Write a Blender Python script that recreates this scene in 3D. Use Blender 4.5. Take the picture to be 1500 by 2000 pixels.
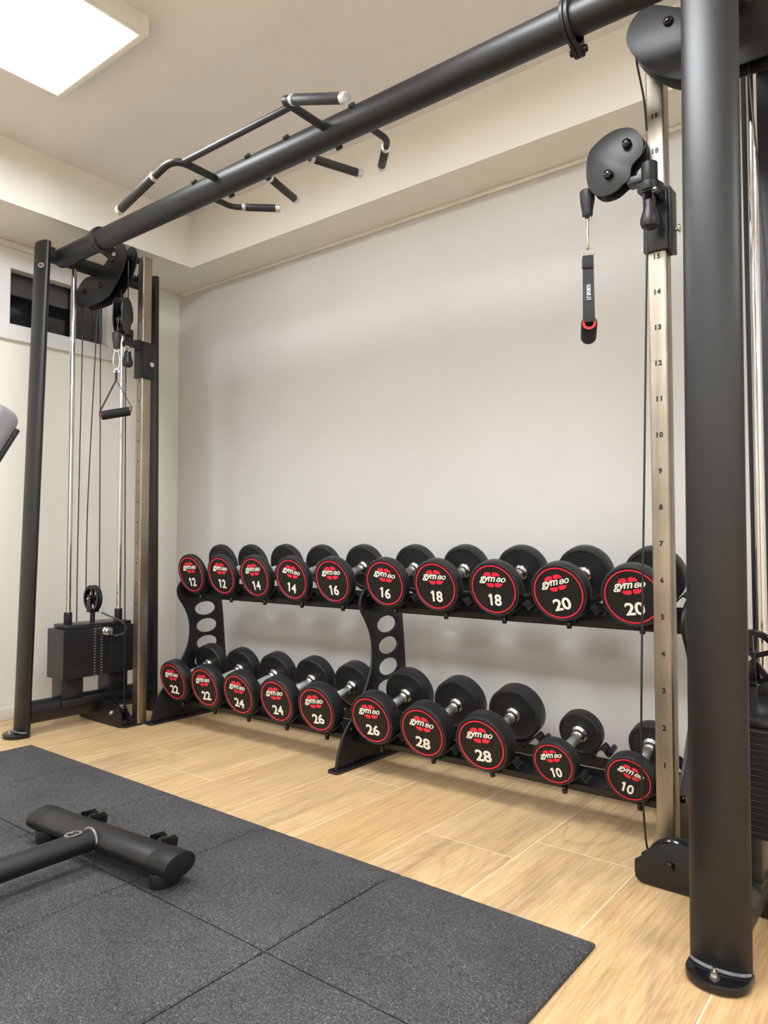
import bpy, bmesh, math, random
from mathutils import Vector, Matrix
random.seed(7)
sc = bpy.context.scene
for o in list(bpy.data.objects): bpy.data.objects.remove(o)
COL = sc.collection

# ------------------------------------------------------------------ camera, light, exposure
CAMH, FPX = 0.89, 1419.0
cam = bpy.data.cameras.new('camera'); cam_ob = bpy.data.objects.new('camera', cam); COL.objects.link(cam_ob)
cam.sensor_fit = 'HORIZONTAL'; cam.sensor_width = 36.0; cam.lens = 36.0*FPX/1500.0
cam.clip_start = 0.02; cam.clip_end = 50
cam_ob.location = (0, 0, CAMH)
cam_ob.rotation_euler = (math.pi/2+math.atan(58/FPX), 0, math.atan2(1110, FPX))
sc.camera = cam_ob
w = bpy.data.worlds.new('world'); sc.world = w; w.use_nodes = True
w.node_tree.nodes['Background'].inputs[0].default_value = (0.02, 0.025, 0.04, 1)
w.node_tree.nodes['Background'].inputs[1].default_value = 0.3
sc.view_settings.view_transform = 'Standard'; sc.view_settings.look = 'None'
sc.view_settings.gamma = 1; sc.view_settings.use_curve_mapping = False
sc.view_settings.exposure = 0.0
PANEL_POWER = 34.0
PANEL_SPOTS = [(-2.452, 1.128), (-0.90, 1.128), (1.1, 1.15), (-2.49, -0.85), (-0.7, -0.85), (1.1, -0.85), (-2.49, -2.85), (-0.7, -2.85), (1.1, -2.85)]
PANEL_COLOR = (0.925, 0.968, 1.0, 1)
ROOM = dict(x0=-3.75, x1=1.9, y0=-4.0, y1=2.73, zs=2.42, zc=2.71, sx=-3.315, sy=2.49)

# ------------------------------------------------------------------ node helpers
def lin(c):
    return tuple((v/12.92 if v <= 0.04045 else ((v+0.055)/1.055)**2.4) for v in [x/255 for x in c])+(1,)
class NT:
    def __init__(s, name):
        s.m = bpy.data.materials.new(name); s.m.use_nodes = True; s.t = s.m.node_tree; s.t.nodes.clear()
        s.out = s.n('ShaderNodeOutputMaterial'); s.b = s.n('ShaderNodeBsdfPrincipled'); s.l(s.b.outputs[0], s.out.inputs[0])
    def n(s, k, **kw):
        x = s.t.nodes.new(k)
        for a, v in kw.items(): setattr(x, a, v)
        return x
    def l(s, a, b): s.t.links.new(a, b)
    def put(s, sock, v):
        if isinstance(v, bpy.types.NodeSocket): s.l(v, sock)
        else: sock.default_value = v
    def math(s, op, a, b=0.0, clamp=False):
        x = s.n('ShaderNodeMath', operation=op, use_clamp=clamp); s.put(x.inputs[0], a); s.put(x.inputs[1], b); return x.outputs[0]
    def comb(s, x, y, z=0.0):
        c = s.n('ShaderNodeCombineXYZ')
        for i, v in enumerate((x, y, z)): s.put(c.inputs[i], v)
        return c.outputs[0]
    def mix(s, f, a, b, blend='MIX'):
        x = s.n('ShaderNodeMix', data_type='RGBA', blend_type=blend); s.put(x.inputs[0], f); s.put(x.inputs[6], a); s.put(x.inputs[7], b); return x.outputs[2]
    def ramp(s, f, stops, interp='LINEAR'):
        r = s.n('ShaderNodeValToRGB'); r.color_ramp.interpolation = interp; e = r.color_ramp.elements
        while len(e) < len(stops): e.new(0.5)
        for k, (p, c) in enumerate(stops):
            e[k].position = p; e[k].color = c if len(c) == 4 else tuple(c)+(1,)
        s.l(f, r.inputs[0]); return r.outputs[0]
    def noise(s, vec, scale=5, detail=3, rough=0.5, dist=0.0):
        x = s.n('ShaderNodeTexNoise'); s.put(x.inputs['Scale'], scale); s.put(x.inputs['Detail'], detail)
        s.put(x.inputs['Roughness'], rough); s.put(x.inputs['Distortion'], dist)
        if vec is not None: s.l(vec, x.inputs['Vector'])
        return x.outputs[0]
    def objco(s): return s.n('ShaderNodeTexCoord').outputs['Object']
    def bump(s, h, strength=0.2, dist=0.002):
        x = s.n('ShaderNodeBump'); x.inputs['Strength'].default_value = strength; x.inputs['Distance'].default_value = dist
        s.l(h, x.inputs['Height']); s.l(x.outputs[0], s.b.inputs['Normal'])
    def set(s, **kw):
        names = dict(color='Base Color', rough='Roughness', metal='Metallic', spec='Specular IOR Level', coat='Coat Weight',
                     emis='Emission Color', estr='Emission Strength', sheen='Sheen Weight', trans='Transmission Weight', coatr='Coat Roughness')
        for k, v in kw.items(): s.put(s.b.inputs[names[k]], v)
        return s

def plain(name, col, rough=0.5, metal=0.0, var=0.08, nscale=40, bump=0.0, spec=0.5, bscale=None, bdist=0.001):
    t = NT(name); co = t.objco()
    n = t.noise(co, nscale, 4, 0.6)
    c = lin(col)
    c2 = tuple(v*(1-var) for v in c[:3])+(1,); c3 = tuple(min(1, v*(1+var)) for v in c[:3])+(1,)
    t.set(color=t.ramp(n, [(0.3, c2), (0.7, c3)]), rough=rough, metal=metal, spec=spec)
    if bump: t.bump(t.noise(co, bscale or nscale*8, 3, 0.6), bump, bdist)
    return t.m

M = {}
M['powder'] = plain('black_powder_coat', (14, 14, 17), 0.47, 0.0, 0.06, 60, 0.25, 0.55, 900, 0.0004)
M['plate'] = plain('black_painted_plate', (15, 15, 17), 0.42, 0.0, 0.06, 60, 0.15, 0.5, 700, 0.0004)
M['gloss'] = plain('black_gloss_plastic', (15, 15, 17), 0.2, 0.0, 0.05, 50)
M['matte'] = plain('black_matte_plastic', (22, 22, 24), 0.5, 0.0, 0.08, 80, 0.15, 0.4, 500)
M['rubber'] = plain('black_rubber', (28, 28, 31), 0.42, 0.0, 0.08, 90, 0.35, 0.5, 600, 0.0006)
M['face'] = plain('matte_black_face', (19, 19, 19), 0.55, 0.0, 0.08, 120, 0.2, 0.35, 600)
M['foam'] = plain('black_foam_grip', (24, 24, 26), 0.72, 0.0, 0.1, 300, 0.5, 0.3, 900, 0.0008)
M['cable'] = plain('black_cable_sheath', (24, 22, 24), 0.35)
M['chrome'] = plain('chrome', (215, 215, 218), 0.1, 1.0, 0.02)
M['zinc'] = plain('zinc_bolt', (205, 203, 200), 0.25, 1.0, 0.05)
M['lead'] = plain('black_cord_highlight_grey', (74, 74, 78), 0.3, 0.0, 0.05)  # black cord; its highlight is put into the colour as a lighter grey
M['satin'] = plain('satin_nickel', (190, 186, 180), 0.24, 1.0, 0.04)
M['alu'] = plain('aluminium_end', (215, 214, 212), 0.3, 0.85, 0.04)
M['red'] = plain('red_print', (226, 34, 62), 0.45, 0.0, 0.03)
M['redrub'] = plain('red_plastic', (205, 30, 40), 0.35, 0.0, 0.03)
M['white'] = plain('white_print', (238, 236, 226), 0.5, 0.0, 0.02)
M['ink'] = plain('black_ink', (18, 16, 16), 0.5, 0.0, 0.02)
M['weld'] = plain('scuffed_grey_paint', (120, 120, 128), 0.3, 0.2, 0.4, 40)
M['cream'] = plain('cream_wall_paint', (233, 230, 222), 0.85, 0.0, 0.015, 3, 0.12, 0.2, 300, 0.0006)
M['grey'] = plain('light_grey_wall_paint', (203, 202, 200), 0.85, 0.0, 0.015, 3, 0.12, 0.2, 300, 0.0006)
M['ceil'] = plain('ceiling_paint', (232, 230, 229), 0.9, 0.0, 0.012, 2, 0.08, 0.2, 300, 0.0006)
M['trim'] = plain('white_trim', (232, 229, 220), 0.5, 0.0, 0.01, 10)
M['frame'] = plain('white_window_frame', (226, 226, 226), 0.4, 0.0, 0.01, 10)
M['shade'] = plain('grey_blind_fabric', (84, 81, 80), 0.8, 0.0, 0.05, 60, 0.3, 0.2, 300)
M['dark'] = plain('dark_night_backing', (12, 14, 24), 0.6)
M['leather'] = plain('grey_leatherette', (118, 117, 122), 0.42, 0.0, 0.05, 60, 0.3, 0.5, 500, 0.0008)
M['piping'] = plain('pale_piping', (205, 204, 206), 0.4, 0.0, 0.03, 60)
M['webbing'] = None

def mk_webbing():
    t = NT('black_webbing'); co = t.objco()
    wv = t.n('ShaderNodeTexWave'); wv.bands_direction = 'Z'; wv.inputs['Scale'].default_value = 160; t.l(co, wv.inputs['Vector'])
    t.set(color=t.ramp(wv.outputs[0], [(0, lin((22, 22, 25))), (1, lin((44, 44, 49)))]), rough=0.75); t.bump(wv.outputs[0], 0.3, 0.0005); return t.m
M['webbing'] = mk_webbing()

def mk_steel():
    t = NT('brushed_stainless_steel'); co = t.objco(); s = t.n('ShaderNodeSeparateXYZ'); t.l(co, s.inputs[0])
    v = t.comb(t.math('MULTIPLY', s.outputs[0], 900), t.math('MULTIPLY', s.outputs[1], 900), t.math('MULTIPLY', s.outputs[2], 12))
    n = t.noise(v, 1, 4, 0.7); big = t.noise(co, 7, 2)
    c = t.mix(0.35, t.ramp(n, [(0.3, lin((146, 138, 126))), (0.75, lin((180, 172, 159)))]), t.ramp(big, [(0.35, lin((150, 142, 129))), (0.65, lin((186, 178, 165)))]))
    t.set(color=c, metal=1.0, rough=t.math('ADD', t.math('MULTIPLY', n, 0.12), 0.34)); t.bump(n, 0.08, 0.0004); return t.m
M['steel'] = mk_steel()

def mk_knurl():
    t = NT('knurled_chrome'); co = t.objco(); s = t.n('ShaderNodeSeparateXYZ'); t.l(co, s.inputs[0])
    ang = t.math('ARCTAN2', s.outputs[0], s.outputs[2])
    a = t.math('MULTIPLY', ang, 16); b = t.math('MULTIPLY', s.outputs[1], 1000)
    k = t.math('MULTIPLY', t.math('SINE', t.math('ADD', a, b)), t.math('SINE', t.math('SUBTRACT', a, b)))
    t.set(color=lin((205, 205, 208)), metal=1.0, rough=0.3); t.bump(k, 0.7, 0.0012); return t.m
M['knurl'] = mk_knurl()

def mk_gripknurl():
    t = NT('knurled_grip_metal'); co = t.objco()
    vo = t.n('ShaderNodeTexVoronoi'); vo.inputs['Scale'].default_value = 420; t.l(co, vo.inputs['Vector'])
    t.set(color=lin((34, 34, 36)), rough=0.5); t.bump(vo.outputs[0], 0.4, 0.0008); return t.m
M['gripknurl'] = mk_gripknurl()

def mk_stack():
    t = NT('black_weight_plate_paint'); co = t.objco(); n = t.noise(co, 30, 4)
    t.set(color=t.ramp(n, [(0.3, lin((24, 24, 26))), (0.7, lin((33, 33, 36)))]), rough=0.34); t.bump(t.noise(co, 300, 2), 0.1, 0.0004); return t.m
M['stack'] = mk_stack()

def mk_mat():
    t = NT('speckled_rubber_tile'); co = t.objco()
    a = t.noise(co, 260, 3, 0.75); b = t.noise(co, 110, 3, 0.7); big = t.noise(co, 3.2, 4, 0.6)
    c = t.ramp(a, [(0.3, lin((38, 38, 40))), (0.5, lin((80, 80, 82))), (0.6, lin((116, 116, 119))), (0.7, lin((206, 205, 206)))])
    c = t.mix(0.4, c, t.ramp(b, [(0.35, lin((48, 48, 50))), (0.65, lin((104, 104, 106)))]))
    c = t.mix(0.5, c, t.ramp(big, [(0.35, lin((84, 84, 85))), (0.65, lin((156, 156, 158)))]), 'OVERLAY')
    t.set(color=c, rough=0.85, spec=0.25); t.bump(a, 0.6, 0.002); return t.m
M['mat'] = mk_mat()

def mk_floor():
    t = NT('wood_look_plank_tiles'); co = t.objco(); s = t.n('ShaderNodeSeparateXYZ'); t.l(co, s.inputs[0])
    x, y = s.outputs[0], s.outputs[1]
    W, L = 0.3, 1.2
    X = t.math('DIVIDE', t.math('ADD', x, 0.695), W); i = t.math('FLOOR', X); fx = t.math('SUBTRACT', X, i)
    # joint position of every plank column, measured from the room; columns -12..11
    joints = {0: 0.93, -1: 2.007, -2: 1.866, -3: 2.34, -4: 2.14, -5: 1.55, -6: 1.766, -7: 1.90, -8: 1.3, -9: 2.05, -10: 1.6, 1: 0.95, 2: 0.55, 3: 1.2}
    stops = []
    for k in range(-12, 12):
        off = (joints.get(k, random.random()*L) % L)/L
        stops.append(((k+12+0.02)/24 if k > -12 else 0.0, (off, off, off, 1)))
    f = t.math('DIVIDE', t.math('ADD', i, 12.5), 24)
    off = t.ramp(f, stops, 'CONSTANT')
    v = t.math('SUBTRACT', t.math('DIVIDE', y, L), off); j = t.math('FLOOR', v); fv = t.math('SUBTRACT', v, j)
    wn = t.n('ShaderNodeTexWhiteNoise', noise_dimensions='2D'); t.l(t.comb(i, j), wn.inputs['Vector'])
    r = wn.outputs['Value']; rc = t.n('ShaderNodeSeparateColor'); t.l(wn.outputs['Color'], rc.inputs[0])
    ro = t.math('MULTIPLY', r, 37.0)
    g1 = t.noise(t.comb(t.math('ADD', t.math('MULTIPLY', x, 36), ro), t.math('MULTIPLY', y, 1.4), ro), 1.0, 8, 0.62, 0.4)
    g2 = t.noise(t.comb(t.math('ADD', t.math('MULTIPLY', x, 5), ro), t.math('MULTIPLY', y, 1.1), ro), 1.0, 3, 0.5, 0.8)
    fine = t.noise(t.comb(t.math('MULTIPLY', x, 160), t.math('MULTIPLY', y, 9), ro), 1.0, 4, 0.7)
    wv = t.n('ShaderNodeTexWave', wave_type='RINGS', rings_direction='Z'); wv.inputs['Scale'].default_value = 3.6
    wv.inputs['Distortion'].default_value = 3.2; wv.inputs['Detail'].default_value = 3.0; wv.inputs['Detail Scale'].default_value = 1.0
    px = t.math('SUBTRACT', t.math('MULTIPLY', fx, 1.0), t.math('ADD', t.math('MULTIPLY', rc.outputs[0], 0.8), 0.1))
    py = t.math('MULTIPLY', t.math('SUBTRACT', fv, rc.outputs[1]), 0.75)
    t.l(t.comb(px, py, 0.0), wv.inputs['Vector'])
    base = t.ramp(g1, [(0.28, lin((150, 118, 82))), (0.42, lin((190, 156, 112))), (0.54, lin((214, 182, 136))), (0.7, lin((230, 203, 160)))])
    tone = t.ramp(g2, [(0.32, lin((150, 130, 108))), (0.46, lin((205, 172, 126))), (0.58, lin((226, 196, 146))), (0.7, lin((208, 168, 116)))])
    c = t.mix(0.5, base, tone)
    c = t.mix(t.math('MULTIPLY', t.ramp(wv.outputs[0], [(0.0, (1, 1, 1)), (0.25, (0, 0, 0))]), t.math('MULTIPLY', t.math('GREATER_THAN', rc.outputs[2], 0.55), 0.28)), c, lin((150, 116, 76)))
    c = t.mix(0.30, c, t.ramp(fine, [(0.32, lin((140, 108, 74))), (0.5, lin((206, 174, 130))), (0.68, lin((244, 222, 184)))]))
    tint = t.ramp(r, [(0.0, (0.80, 0.78, 0.76)), (0.35, (0.95, 0.95, 0.96)), (0.7, (1.0, 1.0, 1.0)), (1.0, (0.92, 0.86, 0.80))])
    c = t.mix(0.8, c, tint, 'MULTIPLY')
    g = 0.0016
    gx = t.math('MAXIMUM', t.math('LESS_THAN', fx, g/W), t.math('GREATER_THAN', fx, 1-g/W))
    gy = t.math('MAXIMUM', t.math('LESS_THAN', fv, g/L), t.math('GREATER_THAN', fv, 1-g/L))
    gm = t.math('MAXIMUM', gx, gy)
    c = t.mix(gm, c, lin((232, 218, 190)))
    t.set(color=c, rough=t.math('ADD', t.math('MULTIPLY', fine, 0.15), 0.34), spec=0.4)
    h = t.math('SUBTRACT', t.math('MULTIPLY', fine, 0.35), t.math('MULTIPLY', gm, 1.0)); t.bump(h, 0.12, 0.0012)
    return t.m
M['floor'] = mk_floor()

def mk_glass():
    t = NT('dark_window_glass'); t.set(color=(0.9, 0.95, 1, 1), rough=0.02, trans=1.0); return t.m
M['glass'] = mk_glass()
def mk_emit():
    t = NT('lit_diffuser'); t.set(color=(0.9, 0.9, 0.9, 1), emis=PANEL_COLOR, estr=PANEL_POWER, rough=0.6); return t.m
M['emit'] = mk_emit()

# ------------------------------------------------------------------ mesh helpers
def frame(d, hint=None):
    d = Vector(d).normalized()
    h = Vector(hint) if hint is not None else (Vector((0, 0, 1)) if abs(d.z) < 0.9 else Vector((1, 0, 0)))
    u = h.cross(d)
    if u.length < 1e-6: u = Vector((1, 0, 0)).cross(d)
    u.normalize(); v = d.cross(u); return u, v, d
class MB:
    def __init__(s): s.b = bmesh.new()
    def _merge(s, t):
        me = bpy.data.meshes.new('tmp'); t.to_mesh(me); t.free(); s.b.from_mesh(me); bpy.data.meshes.remove(me)
    def box(s, c, size, bev=0.0, rot=None, seg=2):
        t = bmesh.new(); bmesh.ops.create_cube(t, size=1.0)
        bmesh.ops.scale(t, vec=size, verts=t.verts)
        if bev: bmesh.ops.bevel(t, geom=t.edges[:], offset=bev, segments=seg, affect='EDGES', profile=0.5)
        mtx = Matrix.Translation(c) @ (rot.to_4x4() if rot is not None else Matrix.Identity(4))
        bmesh.ops.transform(t, matrix=mtx, verts=t.verts); s._merge(t); return s
    def prism(s, pts, o, u, v, th, bev=0.0, holes=None, seg=2):
        """closed 2D outline pts in the plane (o,u,v), thickened by th along u x v, centred on the plane"""
        o, u, v = Vector(o), Vector(u).normalized(), Vector(v).normalized(); n = u.cross(v)
        t = bmesh.new()
        if not holes:
            vs = [t.verts.new(o+u*a+v*b-n*th/2) for a, b in pts]; t.faces.new(vs)
        else:
            es = []
            for loop in [pts]+holes:
                vs = [t.verts.new(o+u*a+v*b-n*th/2) for a, b in loop]
                for k in range(len(vs)): es.append(t.edges.new((vs[k], vs[(k+1) % len(vs)])))
            bmesh.ops.triangle_fill(t, edges=es, use_beauty=True, use_dissolve=False)
        f = t.faces[:]
        r = bmesh.ops.extrude_face_region(t, geom=f)
        bmesh.ops.translate(t, vec=n*th, verts=[g for g in r['geom'] if isinstance(g, bmesh.types.BMVert)])
        bmesh.ops.recalc_face_normals(t, faces=t.faces)
        if bev:
            ed = [e for e in t.edges if len(e.link_faces) == 2 and abs(e.link_faces[0].normal.dot(n)) > 0.9 and abs(e.link_faces[1].normal.dot(n)) < 0.5 or len(e.link_faces) == 2 and abs(e.link_faces[1].normal.dot(n)) > 0.9 and abs(e.link_faces[0].normal.dot(n)) < 0.5]
            bmesh.ops.bevel(t, geom=ed, offset=bev, segments=seg, affect='EDGES', profile=0.5)
        s._merge(t); return s
    def rings(s, loops, cap=True):
        t = bmesh.new(); R = [[t.verts.new(p) for p in l] for l in loops]; n = len(R[0])
        for a, b in zip(R, R[1:]):
            for k in range(n): t.faces.new((a[k], a[(k+1) % n], b[(k+1) % n], b[k]))
        if cap:
            if len(set(tuple(round(x, 7) for x in v.co) for v in R[0])) > 2: t.faces.new(R[0][::-1])
            if len(set(tuple(round(x, 7) for x in v.co) for v in R[-1])) > 2: t.faces.new(R[-1])
        bmesh.ops.remove_doubles(t, verts=t.verts, dist=1e-6)
        bmesh.ops.recalc_face_normals(t, faces=t.faces); s._merge(t); return s
    def etube(s, p0, p1, ra, rb, hint, seg=40, e=0.0):
        """elliptic tube; half-axis ra along hint direction; e rounds the ends"""
        p0, p1 = Vector(p0), Vector(p1); d = (p1-p0).normalized(); a = Vector(hint); a = (a-d*a.dot(d)).normalized(); b = d.cross(a)
        def ring(p, k): return [p+a*ra*k*math.cos(2*math.pi*q/seg)+b*rb*k*math.sin(2*math.pi*q/seg) for q in range(seg)]
        if e:
            k = 1-e/min(ra, rb)
            L = [ring(p0, k), ring(p0+d*e*0.3, 1-(1-k)*0.3), ring(p0+d*e, 1), ring(p1-d*e, 1), ring(p1-d*e*0.3, 1-(1-k)*0.3), ring(p1, k)]
        else: L = [ring(p0, 1), ring(p1, 1)]
        return s.rings(L)
    def cyl(s, p0, p1, r, seg=24, e=0.0, r2=None):
        p0, p1 = Vector(p0), Vector(p1); L = (p1-p0).length
        r2 = r if r2 is None else r2
        pr = [(0, 0), (r-e, 0), (r-e*0.3, e*0.3), (r, e), (r2, L-e), (r2-e*0.3, L-e*0.3), (r2-e, L), (0, L)] if e else [(0, 0), (r, 0), (r2, L), (0, L)]
        return s.lathe(pr, p0, p1-p0, seg)
    def lathe(s, prof, o, d, seg=32, hint=None):
        u, v, d = frame(d, hint); o = Vector(o)
        loops = [[o+d*h+(u*math.cos(2*math.pi*k/seg)+v*math.sin(2*math.pi*k/seg))*max(r, 0.0) for k in range(seg)] for r, h in prof]
        return s.rings(loops, cap=False)
    def tube(s, pts, r, seg=12, cap=True):
        pts = [Vector(p) for p in pts]; loops = []; u = None
        for k, p in enumerate(pts):
            d = (pts[min(k+1, len(pts)-1)]-pts[max(k-1, 0)]).normalized()
            if u is None: u, v, _ = frame(d)
            else:
                u = (u-d*u.dot(d)).normalized(); v = d.cross(u)
            rr = r[k] if isinstance(r, (list, tuple)) else r
            loops.append([p+u*rr*math.cos(2*math.pi*q/seg)+v*rr*math.sin(2*math.pi*q/seg) for q in range(seg)])
        return s.rings(loops, cap)
    def strip(s, pts, width, wdir, th):
        """flat band following pts; wdir is the width direction"""
        pts = [Vector(p) for p in pts]; wd = Vector(wdir).normalized(); loops = []
        for k, p in enumerate(pts):
            d = (pts[min(k+1, len(pts)-1)]-pts[max(k-1, 0)]).normalized(); n = d.cross(wd).normalized()
            loops.append([p+wd*width/2+n*th/2, p-wd*width/2+n*th/2, p-wd*width/2-n*th/2, p+wd*width/2-n*th/2])
        return s.rings(loops)
    def add_mesh(s, me, mtx):
        t = bmesh.new(); t.from_mesh(me); bmesh.ops.transform(t, matrix=mtx, verts=t.verts); s._merge(t); return s
    def each(s, name, mat, parent=None, inv=None, smooth=35):
        """one object per connected piece"""
        out = []; seen = set(); s.b.verts.ensure_lookup_table()
        for v0 in s.b.verts:
            if v0 in seen: continue
            isl = {v0}; q = [v0]
            while q:
                v = q.pop()
                for e in v.link_edges:
                    w_ = e.other_vert(v)
                    if w_ not in isl: isl.add(w_); q.append(w_)
            seen |= isl
            t = bmesh.new(); m = {v: t.verts.new(v.co) for v in isl}
            for f in {f for v in isl for f in v.link_faces}: t.faces.new([m[v] for v in f.verts])
            mb = MB(); mb._merge(t); out.append(mb.build(name, mat, parent, inv, smooth))
        s.b.free(); return out
    def build(s, name, mat, parent=None, inv=None, smooth=35, **props):
        if inv is not None: bmesh.ops.transform(s.b, matrix=inv, verts=s.b.verts)
        elif parent is not None:
            r = parent
            while r.parent is not None: r = r.parent
            bmesh.ops.translate(s.b, vec=-Vector(r.location), verts=s.b.verts)
        me = bpy.data.meshes.new(name); s.b.to_mesh(me); s.b.free()
        for p in me.polygons: p.use_smooth = True
        me.set_sharp_from_angle(angle=math.radians(smooth))
        me.materials.append(mat if not isinstance(mat, str) else M[mat])
        o = bpy.data.objects.new(name, me); COL.objects.link(o)
        if parent is not None: o.parent = parent
        for k, v in props.items(): o[k] = v
        return o
def thing(name, loc, label, cat, group=None):
    o = bpy.data.objects.new(name, None); COL.objects.link(o); o.location = loc; o.empty_display_size = 0.05
    o['label'] = label; o['category'] = cat
    if group: o['group'] = group
    return o
def tag(o, label, cat, group=None):
    o['label'] = label; o['category'] = cat
    if group: o['group'] = group
    return o
def struct(name, mb, mat, parent=None, smooth=35):
    o = mb.build(name, mat, parent, smooth=smooth)
    if parent is None: o['kind'] = 'structure'
    return o
def smooth_loop(pts, n=6):
    out = []; N = len(pts)
    for k in range(N):
        p0, p1, p2, p3 = [Vector(pts[(k+q-1) % N]) for q in range(4)]
        for i in range(n):
            t = i/n
            out.append(tuple(0.5*((2*p1)+(-p0+p2)*t+(2*p0-5*p1+4*p2-p3)*t*t+(-p0+3*p1-3*p2+p3)*t**3)))
    return out
def smooth_path(pts, n=6):
    P = [Vector(p) for p in pts]; P = [P[0]*2-P[1]]+P+[P[-1]*2-P[-2]]; out = []
    for k in range(1, len(P)-2):
        p0, p1, p2, p3 = P[k-1:k+3]
        for i in range(n):
            t = i/n; out.append(0.5*((2*p1)+(-p0+p2)*t+(2*p0-5*p1+4*p2-p3)*t*t+(-p0+3*p1-3*p2+p3)*t**3))
    out.append(P[-2]); return out
def fillet(pts, r, n=6):
    """3D polyline with rounded corners"""
    P = [Vector(p) for p in pts]; out = [P[0]]
    for k in range(1, len(P)-1):
        a, b, c = P[k-1], P[k], P[k+1]; d1 = (a-b).normalized(); d2 = (c-b).normalized()
        q = min(r, (a-b).length*0.49, (c-b).length*0.49); s0 = b+d1*q; s1 = b+d2*q
        for i in range(n+1):
            t = i/n; out.append(s0*(1-t)**2+b*2*t*(1-t)+s1*t*t)
    out.append(P[-1]); return out
def ellipse(cx, cy, a, b, n=28): return [(cx+a*math.cos(2*math.pi*k/n), cy+b*math.sin(2*math.pi*k/n)) for k in range(n)]

# text -> mesh, normalised to lie in XY, centred, height 1 of capital size kept through explicit fitting
_tc = {}
def text_mesh(body, bold=0.0, shear=0.0, spacing=1.0):
    key = (body, bold, shear, spacing)
    if key in _tc: return _tc[key]
    cu = bpy.data.curves.new('lettering', 'FONT'); cu.body = body; cu.size = 1.0; cu.offset = bold; cu.shear = shear; cu.space_character = spacing
    cu.extrude = 0.01; cu.resolution_u = 4; cu.align_x = 'CENTER'; cu.align_y = 'CENTER'
    ob = bpy.data.objects.new('lettering', cu); COL.objects.link(ob)
    bpy.context.view_layer.update()
    dg = bpy.context.evaluated_depsgraph_get(); me = bpy.data.meshes.new_from_object(ob.evaluated_get(dg))
    bpy.data.objects.remove(ob); bpy.data.curves.remove(cu)
    xs = [v.co.x for v in me.vertices]; ys = [v.co.y for v in me.vertices]
    bb = (min(xs), max(xs), min(ys), max(ys)); _tc[key] = (me, bb); return _tc[key]
def put_text(mb, body, c, u, v, width=None, height=None, bold=0.0, shear=0.0, spacing=1.0, th=0.0008):
    """writes body centred on c, reading along u with up v; n = u x v faces out"""
    me, bb = text_mesh(body, bold, shear, spacing); W, H = bb[1]-bb[0], bb[3]-bb[2]
    sx = width/W if width else height/H; sy = height/H if height else sx
    u, v = Vector(u).normalized(), Vector(v).normalized(); n = u.cross(v)
    R = Matrix((u, v, n)).transposed().to_4x4()
    m = Matrix.Translation(c) @ R @ Matrix.Diagonal((sx, sy, th/0.02, 1)) @ Matrix.Translation((-(bb[0]+bb[1])/2, -(bb[2]+bb[3])/2, 0))
    mb.add_mesh(me, m); return mb

# ------------------------------------------------------------------ room shell
r = ROOM
x0, x1, y0, y1, zs, zc, sx, sy = [r[k] for k in ('x0', 'x1', 'y0', 'y1', 'zs', 'zc', 'sx', 'sy')]
T = 0.12
struct('floor', MB().box(((x0+x1)/2, (y0+y1)/2, -0.05), (x1-x0+2*T, y1-y0+2*T, 0.1)), 'floor')
struct('ceiling', MB().box(((x0+x1)/2, (y0+y1)/2, zc+0.05), (x1-x0+2*T, y1-y0+2*T, 0.1)), 'ceil')
struct('wall_back', MB().box(((x0+x1)/2, y1+T/2, zc/2), (x1-x0+2*T, T, zc)), 'grey')
struct('wall_right', MB().box((x1+T/2, (y0+y1)/2, zc/2), (T, y1-y0, zc)), 'cream')
struct('wall_front', MB().box(((x0+x1)/2, y0-T/2, zc/2), (x1-x0+2*T, T, zc)), 'cream')
# left wall with a high opening for the window (y WY0..WY1, z WZ0..WZ1)
WY0, WY1, WZ0, WZ1 = 1.693, 2.235, 1.985, 2.285
wl = MB()
wl.box((x0-T/2, (y0+WY0)/2, zc/2), (T, WY0-y0, zc)); wl.box((x0-T/2, (WY1+y1)/2, zc/2), (T, y1-WY1, zc))
wl.box((x0-T/2, (WY0+WY1)/2, WZ0/2), (T, WY1-WY0, WZ0)); wl.box((x0-T/2, (WY0+WY1)/2, (WZ1+zc)/2), (T, WY1-WY0, zc-WZ1))
struct('wall_left', wl, 'cream')
# dropped border of the tray ceiling
so = MB()
so.box(((x0+sx)/2, (y0+y1)/2, (zs+zc)/2), (sx-x0, y1-y0, zc-zs))
so.box(((sx+x1)/2, (sy+y1)/2, (zs+zc)/2), (x1-sx, y1-sy, zc-zs))
struct('ceiling_border', so, M['cream'])
# thin shadow-gap bead where the soffit meets the walls
struct('trim_1', MB().box(((x0+x1)/2, y1-0.006, zs-0.009), (x1-x0, 0.012, 0.018), 0.003), 'trim')
struct('trim_2', MB().box((x0+0.006, (y0+y1)/2, zs-0.016), (0.012, y1-y0, 0.032), 0.003), 'cream')
struct('baseboard_left', MB().box((x0+0.006, (y0+y1)/2, 0.03), (0.012, y1-y0, 0.06), 0.003), 'trim')
struct('baseboard_back', MB().box(((x0+x1)/2, y1-0.006, 0.03), (x1-x0, 0.012, 0.06), 0.003), 'trim')
struct('baseboard_right', MB().box((x1-0.006, (y0+y1)/2, 0.03), (0.012, y1-y0, 0.06), 0.003), 'trim')
struct('baseboard_front', MB().box(((x0+x1)/2, y0+0.006, 0.03), (x1-x0, 0.012, 0.06), 0.003), 'trim')

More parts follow.
